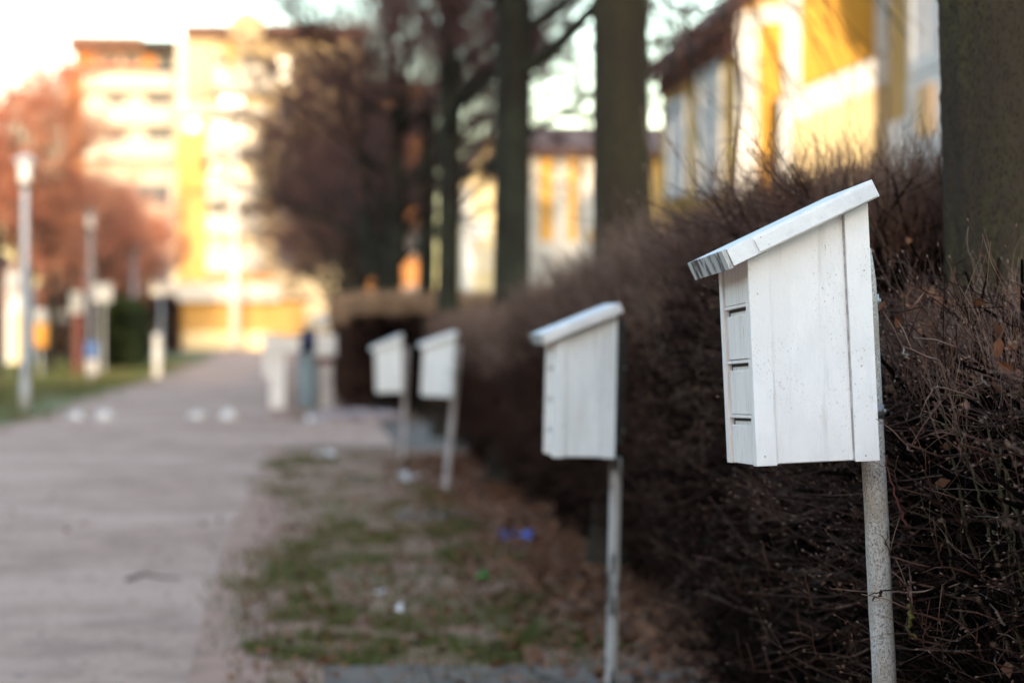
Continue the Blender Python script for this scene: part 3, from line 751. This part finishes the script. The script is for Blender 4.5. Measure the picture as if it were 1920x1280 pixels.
for i in range(26):                                       # longer single twigs arching over the dark face
    px = rr.uniform(1660, 1915); py = rr.uniform(620, 1240); yy = rr.uniform(4.72, 5.25)
    x_, _, z_ = pt(px, py, yy)
    x_ = max(x_, 1.2)
    l_ = rr.uniform(.12, .3); sg = 1; dz = rr.uniform(-.05, .09)
    branch('arching_twig', [(x_ + .1, yy + .02, z_ - .03), (x_, yy - sg * l_ * .3, z_), (x_ - .03, yy - sg * l_ * .7, z_ + dz * .5), (x_ - .04, yy - sg * l_, z_ + dz)], rr.uniform(.0016, .0028), m_twig_tip, hA, offA, 5, i, 2)
for i in range(22):
    px = rr.uniform(1300, 1600); py = rr.uniform(890, 1240); yy = rr.uniform(5.95, 7.6)
    x_ = max(1.28, lat(px, yy)); z_ = max(.25, hgt(py, yy))
    l_ = rr.uniform(.2, .42)
    branch('arching_twig', [(x_ + .2, yy + .05, z_ - .02), (x_ + .08, yy, z_ - .05), (x_ - .02, yy - l_ * .5, z_ - .03), (x_ - .07, yy - l_, z_ + .07)], rr.uniform(.0022, .0036), m_twig_tip, hB, offB, 5, i + 50, 2)
for i in range(14):
    px = rr.uniform(1670, 1915) if i < 8 else rr.uniform(1330, 1590); yy = rr.uniform(4.75, 5.4) if i < 8 else rr.uniform(6.8, 7.8)
    py = rr.uniform(760, 1180); x_ = max(1.46 if i < 8 else 1.44, lat(px, yy)); z_ = max(.2, hgt(py, yy)); l_ = rr.uniform(.25, .5); k = rr.uniform(-.5, .5)
    par, off_ = (hA, offA) if i < 8 else (hB, offB)
    branch('forked_stem', [(x_ + .06, yy, z_ - l_ / 2), (x_ + .02, yy + k * .08, z_ - l_ * .15), (x_, yy + k * .15, z_ + l_ * .15), (x_ - .03, yy + k * .28, z_ + l_ / 2)], rr.uniform(.0035, .0055), m_stem, par, off_, 7, i + 90, 4)
# a few dead leaves caught in the near twigs
leaf = None
for i, (px, py, yy) in enumerate(((1700, 604, 5.3), (1890, 652, 4.8), (1662, 575, 5.5), (1905, 690, 4.75), (1740, 560, 5.4), (1830, 760, 4.95))):
    if leaf is None:
        b = MB(); vs = [b.bm.verts.new(p) for p in ((-.022, 0, 0), (-.008, .010, .004), (.012, .009, .002), (.024, 0, -.004), (.012, -.009, .003), (-.008, -.011, .002), (0, 0, -.003))]
        for k in range(6): b.bm.faces.new((vs[k], vs[(k + 1) % 6], vs[6]))
        leaf = b.build('dead_leaf', m_deadleaf, hA); o = leaf
    else:
        o = leaf.copy(); col.objects.link(o); o.parent = hA
    p_ = pt(px, py, yy); o.location = Vector(p_) - Vector(offA) + Vector((-.02, 0, 0)); o.rotation_euler = (rr.uniform(0, 6), rr.uniform(0, 6), rr.uniform(0, 6))

# ------------------------------------------------------------------ mailboxes
def mailbox(base, zb, lean, tilt, sc, label, pole_m, detail=True, top_m=None, tx=0.0, pr=.026, wm=None, D=.258):
    m_white = wm or MATS['white_paint']
    """a white wooden letter box with a slanting lid on a round post; front faces the path (-x)"""
    root = empty('mailbox', (base[0], base[1], 0)); tag(root, label, 'mailbox', 'white mailboxes on posts beside the hedge')
    def ax(z): return math.tan(lean) * z                 # post axis
    attach = Vector((ax(zb), 0, zb))
    M = Matrix.Translation(attach) @ Matrix.Rotation(tilt, 4, 'Y') @ Matrix.Rotation(tx, 4, 'X') @ Matrix.Diagonal((sc, sc, sc, 1))
    # the post, standing behind the box
    zt = zb + .455 * sc
    zs = np.linspace(0, zt, 26)
    rng = random.Random(int(zb * 1000))
    pts = [(ax(z) + .028 * sc + rng.gauss(0, .0006), rng.gauss(0, .0006), z) for z in zs]
    if top_m is None:
        MB().tube(pts, [pr] * 24 + [pr * .97, pr * .75], 24).build('post', pole_m, root)
    else:
        k = 17
        MB().tube([p for p in pts if p[2] < zb + .035], pr, 24).build('post', pole_m, root)
        MB().box(.004, -.03, .045, .05, .03, .52, M).build('back_post', top_m, root, bevel=.003)
    W, hf, sl = .34, .434 + (.258 - D) * .42, math.tan(R(23))
    hw = W / 2
    def zr(x): return hf + (x + D) * sl                  # underside of the lid
    b = lambda: MB()
    # two sides with their corner boards
    for s in (-1, 1):
        y0, y1 = sorted((s * (hw - .016), s * hw))
        sp = b().prism([(-D + .004, .004), (-.004, .004), (-.004, zr(-.004)), (-D + .004, zr(-D + .004))], y0, y1).build('side_panel', m_white, root, .001, M)
        e0, e1 = sorted((s * (hw + .0005), s * (hw + .009)))
        tr = b().prism([(-.052, .0), (.0, .0), (.0, zr(0) - .001), (-.052, zr(-.052) - .001)], e0, e1).build('corner_board', m_white, root, .0018, M)
        tf = b().prism([(-D - .004, .0), (-D + .040, .0), (-D + .040, zr(-D + .04) - .001), (-D - .004, zr(-D - .004) - .001)], e0, e1 - s * .003 if s > 0 else e1).build('corner_board', m_white, root, .0018, M)
        if detail and s < 0:
            g0 = b().prism([(-.0555, .004), (-.0523, .004), (-.0523, zr(-.052) - .004), (-.0555, zr(-.056) - .004)], e0 + .0068, e0 + .0084).build('grime_seam', m_grime, root, 0, M)
    b().box(-.012, -hw + .0165, .004, -.001, hw - .0165, zr(-.012)).build('back_panel', m_white, root, 0, M)
    b().box(-D + .01, -hw + .017, .002, -.013, hw - .017, .016).build('floor_panel', m_white, root, 0, M)
    # front: frame board, three letter flaps each under a strip of painted shade
    xf = -D
    b().box(xf + .011, -hw + .017, .017, xf + .024, hw - .017, hf - .002).build('front_back_board', m_white_front, root, 0, M)
    for s in (-1, 1):
        y0, y1 = sorted((s * (hw - .0005), s * (hw - .034)))
        b().box(xf - .004, y0, .0, xf + .021, y1, hf - .002).build('stile', m_white_front, root, .0015, M)
    yi = hw - .035
    b().box(xf + .001, -yi, .345, xf + .010, yi, hf - .003).build('top_rail', m_white_front, root, .0015, M)
    for k, (z0, z1) in enumerate(((.0, .085), (.107, .203), (.226, .322))):
        dr = b().box(xf + .002, -yi + .003, z0 + .001, xf + .010, yi - .004, z1).build('letter_flap', m_white_front, root, .002, M)
        b().box(xf - .001, -yi + .001, z1 + .015, xf + .010, yi - .001, z1 + .0215).build('slot_ledge', m_white_front, root, .0012, M)
    if detail:
        for z1 in (.085, .203, .322):  # dark strips painting the shade inside the letter openings
            b().box(xf + .0095, -yi + .002, z1 + .008, xf + .0108, yi - .002, z1 + .0148).build('painted_slot_shade', m_dark, root, 0, M)
        for s in (-1, 1):  # dark strips painting the shade between flaps and stiles
            y0, y1 = sorted((s * (yi - .0004), s * (yi - .0034)))
            b().box(xf + .0092, y0, .003, xf + .0105, y1, .335).build('painted_gap_shade', m_dark, root, 0, M)
    # lid
    x0, x1, th = -D - .040, .016, .040
    cs, sn = math.cos(R(23)), math.sin(R(23))
    nx, nz = -sn * th, cs * th
    lid = b().prism([(x0, zr(x0) + .001), (x1, zr(x1) + .001), (x1 + nx, zr(x1) + nz), (x0 + nx, zr(x0) + nz)], -hw - .052, hw + .052).build('lid', m_white_roof, root, .0022, M)
    ey = -hw - .0545
    if detail:
        # side batten nailed along the lid's near edge, and the bare worn front edge board
        xa_ = x0 + .055
        b().prism([(xa_, zr(xa_) + .004), (x1 - .004, zr(x1) + .004 - .002), (x1 - .004 + nx * .8, zr(x1) + nz * .82), (xa_ + nx * .8, zr(xa_) + nz * .84)], ey - .002, ey + .002).build('edge_batten', m_white_roof, root, .0012, M)
        b().prism([(x0 - .010, zr(x0) - .006), (x0 - .001, zr(x0 - .001) - .002), (x0 - .001 + nx, zr(x0) + nz), (x0 - .010 + nx, zr(x0) - .004 + nz)], -hw - .051, hw + .051).build('front_edge', m_endgrain, root, .001, M)
        for z in (.10, .34):
            b().tube([(.052, -.004, z), (.060, -.004, z)], .006, 10).build('bolt', m_bolt, root, 0, M)
        for z in (.085, .325):
            b().tube([(.028, 0, z), (.028, 0, z + .03)], pr + .003, 20).build('clamp', m_bolt, root, 0, M)
        for x, z in ((-.03, .012), (-.015, .40), (-D + .014, .36), (-D + .014, .02), (-.03, .20)):
            b().tube([(x, -hw - .0085, z), (x, -hw - .0100, z)], .0022, 8).build('nail_head', m_grime, root, 0, M)
    return root

mailbox((1.277, 5.16), 1.191, R(-3.0), R(-2.4), 1.0, 'large sharp white mailbox with three letter flaps, on a grimy post in front', m_pole, tx=R(-1.8))
mailbox((1.167, 9.24), .978, R(1.3), R(1.2), 1.0, 'second white mailbox on a flaking post, halfway along the hedge', m_pole_w, True, m_pole_d, pr=.0225, wm=m_white_cool, D=.232)
mailbox((1.266, 21.4), .846, R(5.4), R(3.0), 1.0, 'small distant white mailbox on a post leaning right', m_pole_m, False, wm=m_white_cool)
mailbox((1.10, 26.5), .753, R(2.3), R(-1.5), 1.08, 'farthest small white mailbox, left of the leaning one, on a short upright post', m_pole_m, False, wm=m_white_cool)

# ------------------------------------------------------------------ street furniture
def lamp(px, y, h_, label, first):
    root = empty('street_lamp', (lat(px, y), y, 0)); tag(root, label, 'street lamp', 'street lamps along the path')
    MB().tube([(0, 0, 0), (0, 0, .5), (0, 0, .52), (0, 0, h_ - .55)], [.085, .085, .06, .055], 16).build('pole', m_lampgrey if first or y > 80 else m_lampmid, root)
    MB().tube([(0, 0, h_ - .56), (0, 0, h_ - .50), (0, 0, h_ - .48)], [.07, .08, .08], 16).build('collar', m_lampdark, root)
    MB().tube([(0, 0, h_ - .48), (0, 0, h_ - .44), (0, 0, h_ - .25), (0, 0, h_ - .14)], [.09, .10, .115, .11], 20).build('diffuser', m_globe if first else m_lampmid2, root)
    MB().tube([(0, 0, h_ - .14), (0, 0, h_ - .10), (0, 0, h_ - .02), (0, 0, h_)], [.20, .20, .10, .03], 20).build('cap', m_lampdark if not first else m_lampgrey, root)
lamp(47, 42, 4.4, 'tallest nearest street lamp with its top half sunlit, at left edge', True)
lamp(170, 61.5, 4.4, 'second street lamp carrying a blue notice on its pole', False)
lamp(251, 90, 4.4, 'third street lamp, in front of the dark green hedge end', False)
lamp(302, 110, 4.4, 'fourth and farthest street lamp, just left of the garage', False)

nb = empty('blue_notice', (lat(172, 61.3), 61.3, hgt(655, 61.3))); tag(nb, 'blue notice board strapped to the second lamp pole', 'notice')
MB().box(-.16, -.02, -.2, .16, .02, .2).build('board', m_notice, nb, .004)
MB().box(-.13, -.028, -.62, .15, .012, -.24).build('lower_sheet', m_lampmid2, nb, .004)
MB().box(-.10, .02, -.1, .1, .1, -.06).build('strap', m_bolt, nb)

fp = empty('flagpole', (lat(440, 140), 140, 0)); tag(fp, 'white flagpole standing before the yellow garage', 'flagpole')
MB().tube([(0, 0, 0), (0, 0, 5), (0, 0, hgt(190, 140))], [.22, .2, .12], 14).build('pole', m_trim, fp)
MB().tube([(0, 0, hgt(190, 140)), (0, 0, hgt(190, 140) + .12), (0, 0, hgt(190, 140) + .2)], [.16, .2, .05], 12).build('finial', m_trim, fp)
MB().box(-.3, -.3, 0, .3, .3, .2).build('footing', m_slab, fp, .02)

wp = empty('white_post', (lat(295, 68), 68, 0)); tag(wp, 'short sunlit white post at the left edge of the path', 'post')
MB().tube([(0, 0, 0), (0, 0, 1.18), (0, 0, 1.26)], [.11, .11, .06], 14).build('shaft', m_trim, wp)
MB().tube([(0, 0, .98), (0, 0, 1.06)], .113, 14).build('band', m_cream, wp)

# cluster at the path's right edge beyond the side path
ub = empty('letter_stand', (lat(520, 43), 43, 0)); tag(ub, 'white letter stand with side arm, at the right edge of the path', 'mailbox')
MB().box(-.13, -.08, 0, .13, .08, 1.02).build('leg', m_white, ub, .008)
MB().box(-.25, -.16, 1.022, .40, .16, 1.24).build('box', m_white, ub, .012)
MB().prism([(-.30, 1.242), (.45, 1.242), (.45, 1.27), (-.30, 1.34)], -.2, .2).build('lid', m_white_roof, ub)
MB().box(-.24, -.11, .55, -.132, .11, 1.02).build('side_box', m_white, ub, .006)
ubin = empty('waste_bin', (lat(578, 43.4), 43.4, 0)); tag(ubin, 'blue-grey waste bin with dark navy lid, beside white letter stand', 'bin')
MB().tube([(0, 0, 0), (0, 0, .05), (0, 0, .98), (0, 0, 1.0)], [.14, .16, .18, .17], 18).build('body', m_bluegrey, ubin)
MB().tube([(0, 0, 1.0), (0, 0, 1.02), (0, 0, 1.34), (0, 0, 1.42)], [.185, .19, .17, .06], 18).build('lid', m_navy, ubin)
ns_ = empty('notice_post', (lat(612, 43.2), 43.2, 0)); tag(ns_, 'notice post with pale board, red strip and round white top', 'sign')
MB().box(-.11, -.05, 0, .11, .05, .92).build('post', m_pole_m, ns_, .006)
MB().box(-.19, -.06, .93, .17, .06, 1.32).build('board', m_paper, ns_, .006)
MB().box(-.20, -.07, .80, .1, -.052, .925).build('red_strip', m_red, ns_, .004)
MB().tube([(-.09, -.03, 1.56), (-.09, .03, 1.56)], .13, 20).build('round_top', m_stone, ns_)
MB().box(-.11, -.02, 1.32, -.07, .02, 1.44).build('stalk', m_bolt, ns_)

# pair of white signs and red post on the lawn
sg = empty('sign_board', (lat(144, 74), 74, 0)); tag(sg, 'white sign on a dark red post behind the second lamp', 'sign')
MB().box(-.10, -.06, 0, .12, .06, hgt(588, 74)).build('post', m_red, sg, .006)
MB().box(-.2, -.05, hgt(588, 74) + .004, .2, .05, hgt(548, 74)).build('panel', m_signwhite, sg, .01)
sg2 = empty('sign_board', (lat(193, 76), 76, 0)); tag(sg2, 'white sign on a thin grey stake, right of the second lamp', 'sign')
MB().box(-.03, -.03, 0, .03, .03, hgt(566, 76)).build('stake', m_lampgrey, sg2)
MB().box(-.32, -.03, hgt(566, 76) + .004, .28, .03, hgt(532, 76)).build('panel', m_signwhite, sg2, .01)
ob = empty('litter_bin', (lat(76, 70), 70, 0)); tag(ob, 'orange litter bin on a stake, on the lawn by a trunk', 'bin')
MB().tube([(0, 0, .85), (0, 0, .9), (0, 0, 1.5), (0, 0, 1.52)], [.17, .19, .22, .2], 16).build('basket', m_sport, ob)
MB().tube([(0, 0, 0), (0, 0, .85)], .03, 10).build('stake', m_lampgrey, ob)
MB().tube([(0, 0, 1.52), (0, 0, 1.9), (0, 0, 1.95)], [.2, .2, .12], 16).build('hood', m_signwhite, ob)

sh = empty('white_shed', (0, 0, 0)); tag(sh, 'white shed partly hidden behind nearest lamp post and trees', 'shed')
x0, x1 = lat(14, 92), lat(46, 92)
gable_wall(sh, m_trim, x0 - .05, 92, x1 + .05, 95, hgt(512, 92), .4)
gable_roof(sh, x0 - .05, 92, x1 + .05, 95, hgt(512, 92), .4, .12, .06)
P(sh, 'door', m_cream, x0 + .15, 91.95, .05, x1 - .15, 92.01, 2.0)
# distant white-fronted houses between the left trunks
for i, (p0, p1, zt, yy, mw, lab) in enumerate(((212, 246, 545, 124, m_roof, 'small ochre house far behind the lawn trees, left of the garage'),
                                              (-60, 8, 520, 120, m_roof, 'ochre house far behind the lawn at the left edge'),
                                              (60, 180, 548, 128, m_roof, 'dark low house far behind the lawn trees'))):
    hh = empty('far_house', (0, 0, 0)); tag(hh, lab, 'house')
    gable_wall(hh, mw, lat(p0, yy), yy, lat(p1, yy), yy + 8, hgt(zt, yy), 1.2); gable_roof(hh, lat(p0, yy), yy, lat(p1, yy), yy + 8, hgt(zt, yy), 1.2, .3)
    xm = (lat(p0, yy) + lat(p1, yy)) / 2
    front_window(hh, xm - .35, 1.6, xm + .35, 2.8, yy, m_curtain)

# stone heap and pale stones
def blob(name, loc, r, m, label, cat, group=None, seed=0, sq=.6, kind=None):
    b = bmesh.new(); bmesh.ops.create_icosphere(b, subdivisions=2, radius=1)
    rg = random.Random(seed)
    ph = [rg.uniform(0, 6) for _ in range(6)]
    for v in b.verts:
        k = 1 + .14 * math.sin(3 * v.co.x + ph[0]) + .12 * math.sin(4 * v.co.y + ph[1]) + .1 * math.sin(5 * v.co.z + ph[2])
        v.co = Vector((v.co.x * k * r, v.co.y * k * r * .9, max(v.co.z, -.3) * k * r * sq))
    me = bpy.data.meshes.new(name); b.to_mesh(me); b.free()
    for p_ in me.polygons: p_.use_smooth = True
    o = link(name, me, m); o.location = (loc[0], loc[1], loc[2] + .28 * r * sq); o.rotation_euler = (0, 0, rg.uniform(0, 6))
    return tag(o, label, cat, group, kind)
for i, (px, lab) in enumerate(((142, 'white stone on the path, leftmost of four in a line'), (198, 'white stone on the path, second from left of four in a line'),
                               (372, 'white stone on the path, third from left of four in a line'), (428, 'white stone on the path, rightmost of four in a line'))):
    blob('white_stone', (lat(px, 38), 38, .012), .16, m_stone, lab, 'stone', 'white stones lined up across the path', i, .7)
heap = empty('stone_heap', (.55, 37.5, .012)); tag(heap, 'small heap of lilac-grey stones before the square-cut hedge', 'stones')
for i, (dx, dy, r) in enumerate(((0, 0, .3), (.38, .1, .26), (.2, -.25, .2), (.62, -.1, .22), (.82, .12, .28), (-.3, .05, .18))):
    o = blob('stone', (dx, dy, 0), r, m_rock, None, None, None, i + 20, .5); o.parent = heap

# ------------------------------------------------------------------ litter, twigs, leaves, grass
def scrap(name, px, py, size, m, label, seed, rise=.03):
    y = CAM_H * F_PX / (py - 610)
    rg = random.Random(seed); b = MB(); n_ = 5
    vs = [[b.bm.verts.new(((i / (n_ - 1) - .5) * size + rg.gauss(0, size * .05), (j / (n_ - 1) - .5) * size * 1.3 + rg.gauss(0, size * .05), abs(rg.gauss(0, rise)) + .006)) for j in range(n_)] for i in range(n_)]
    for i in range(n_ - 1):
        for j in range(n_ - 1): b.bm.faces.new((vs[i][j], vs[i + 1][j], vs[i + 1][j + 1], vs[i][j + 1]))
    o = b.build(name, m); o.location = (lat(px, y), y, .012)
    md = o.modifiers.new('thickness', 'SOLIDIFY'); md.thickness = .002
    return tag(o, label, 'litter')
scrap('blue_wrapper', 970, 1018, .21, m_blue, 'crumpled blue wrapper on the dead leaves under the hedge', 1, .04)
scrap('green_scrap', 906, 1094, .07, m_greenp, 'small bright green scrap on the grass, left below the blue wrapper', 2, .02)
scrap('paper_scrap', 607, 860, .22, m_paper, 'white paper on the verge, nearest the side path', 3, .035)
scrap('paper_scrap', 664, 905, .13, m_pole_m, 'grey paper on the verge between the leaning post and path', 4, .02)
scrap('paper_scrap', 772, 903, .20, m_paper, 'white paper just left of the leaning mailbox post', 5, .04)
scrap('paper_scrap', 742, 1152, .06, m_paper, 'tiny white paper fleck in the middle of the near verge', 6, .015)
scrap('paper_scrap', 712, 1118, .05, m_paper, 'tiny grey-white fleck just beyond the near verge fleck', 7, .015)
scrap('paper_scrap', 586, 790, .22, m_paper, 'white paper on the side path corner by the waste bin', 8, .03)
tg = MB().tube([(0, 0, .02), (.10, .04, .05), (.2, .02, .03), (.3, .10, .02)], [.010, .009, .006, .004], 6).build('fallen_twig', m_twig)
tg.location = (lat(236, 13.9), 13.9, .012); tag(tg, 'short dark twig lying on the gravel path', 'twig')

rng = np.random.default_rng(77)
def scatter_leaves(name, n, xs, ys, m, size, seed, weight=None):
    rng = np.random.default_rng(seed)
    x = xs(rng, n); y = ys(rng, n); s = rng.uniform(.6, 1.3, n) * size; a = rng.uniform(0, 6.28, n)
    z = rng.uniform(.014, .045, n)
    u = np.stack([np.cos(a), np.sin(a), rng.normal(0, .35, n)], 1) * s[:, None]; v = np.stack([-np.sin(a), np.cos(a), rng.normal(0, .35, n)], 1) * s[:, None] * .6
    c = np.stack([x, y, z + s * .25], 1)
    V = np.stack([c - u, c + v * .9, c + u, c - v], 1).reshape(-1, 3); Q = np.arange(n * 4).reshape(n, 4)
    o = link(name, np_mesh(name, V, Q), m); return tag(o, kind='stuff')
scatter_leaves('fallen_leaves', 16000, lambda r, n: np.clip(2.2 - np.abs(r.normal(0, .5, n)), -.3, 3), lambda r, n: r.uniform(9, 27, n), m_deadleaf, .036, 1)
scatter_leaves('scattered_leaves', 2600, lambda r, n: r.uniform(-.3, 1.8, n), lambda r, n: 9 + r.gamma(1.6, 4, n), m_deadleaf, .028, 2)
scatter_leaves('path_leaves', 150, lambda r, n: np.concatenate([r.normal(-2.6, .5, n // 2), r.normal(-.6, .3, n - n // 2)]), lambda r, n: np.concatenate([r.normal(17.5, 1.6, n // 2), 9 + r.gamma(2, 7, n - n // 2)]), m_deadleaf, .028, 3)

def grass(name, n, clumps, m, h_, seed, width=.004):
    """blades gathered in tufts"""
    rng = np.random.default_rng(seed)
    k = rng.integers(0, len(clumps), n); C_ = np.array(clumps)
    x = C_[k, 0] + rng.normal(0, 1, n) * C_[k, 2]; y = C_[k, 1] + rng.normal(0, 1, n) * C_[k, 3]
    a = rng.uniform(0, 6.28, n); hh = rng.uniform(.4, 1.2, n) * h_; w_ = rng.uniform(.7, 1.4, n) * width
    p = np.stack([x, y, np.full(n, .008)], 1); s = np.stack([np.cos(a), np.sin(a), np.zeros(n)], 1) * w_[:, None]
    ln = np.stack([rng.normal(0, .45, n), rng.normal(0, .45, n), np.ones(n)], 1) * hh[:, None]
    V = np.stack([p - s, p + s, p + s * .4 + ln, p - s * .4 + ln], 1).reshape(-1, 3)
    o = link(name, np_mesh(name, V, np.arange(n * 4).reshape(n, 4)), m); return tag(o, kind='stuff')
cl = []
for i in range(150):
    y = 9.2 + rng.gamma(2, 3.6); 
    if y < 29: cl.append((rng.uniform(-.35, 1.55), y, rng.uniform(.05, .16), rng.uniform(.1, .35)))
grass('verge_grass', 9000, cl, m_grass, .045, 5)
cl = [(rng.uniform(-12, -4.3), rng.uniform(36, 100), .5, 1.2) for i in range(160)]
grass('lawn_grass', 40000, cl, m_grass, .09, 6, .012)
for i, (px, py, sx, sy) in enumerate(((985, 1140, .16, .5), (850, 1000, .22, .5), (820, 935, .16, .7), (545, 1060, .14, .9), (1080, 1210, .12, .12), (600, 1150, .2, .4), (700, 1010, .2, .6), (760, 1185, .2, .3), (1000, 1205, .15, .2), (640, 1235, .2, .2), (900, 1045, .15, .4), (570, 872, .2, .8), (960, 1230, .2, .15))):
    y = CAM_H * F_PX / (py - 610)
    rg = np.random.default_rng(90 + i)
    grass('moss_patch', 1500, [(lat(px, y) + rg.normal(0, sx), y + rg.normal(0, sy), sx * rg.uniform(.15, .45), sy * rg.uniform(.15, .5)) for _ in range(9)], m_moss, .03, 50 + i, .005)
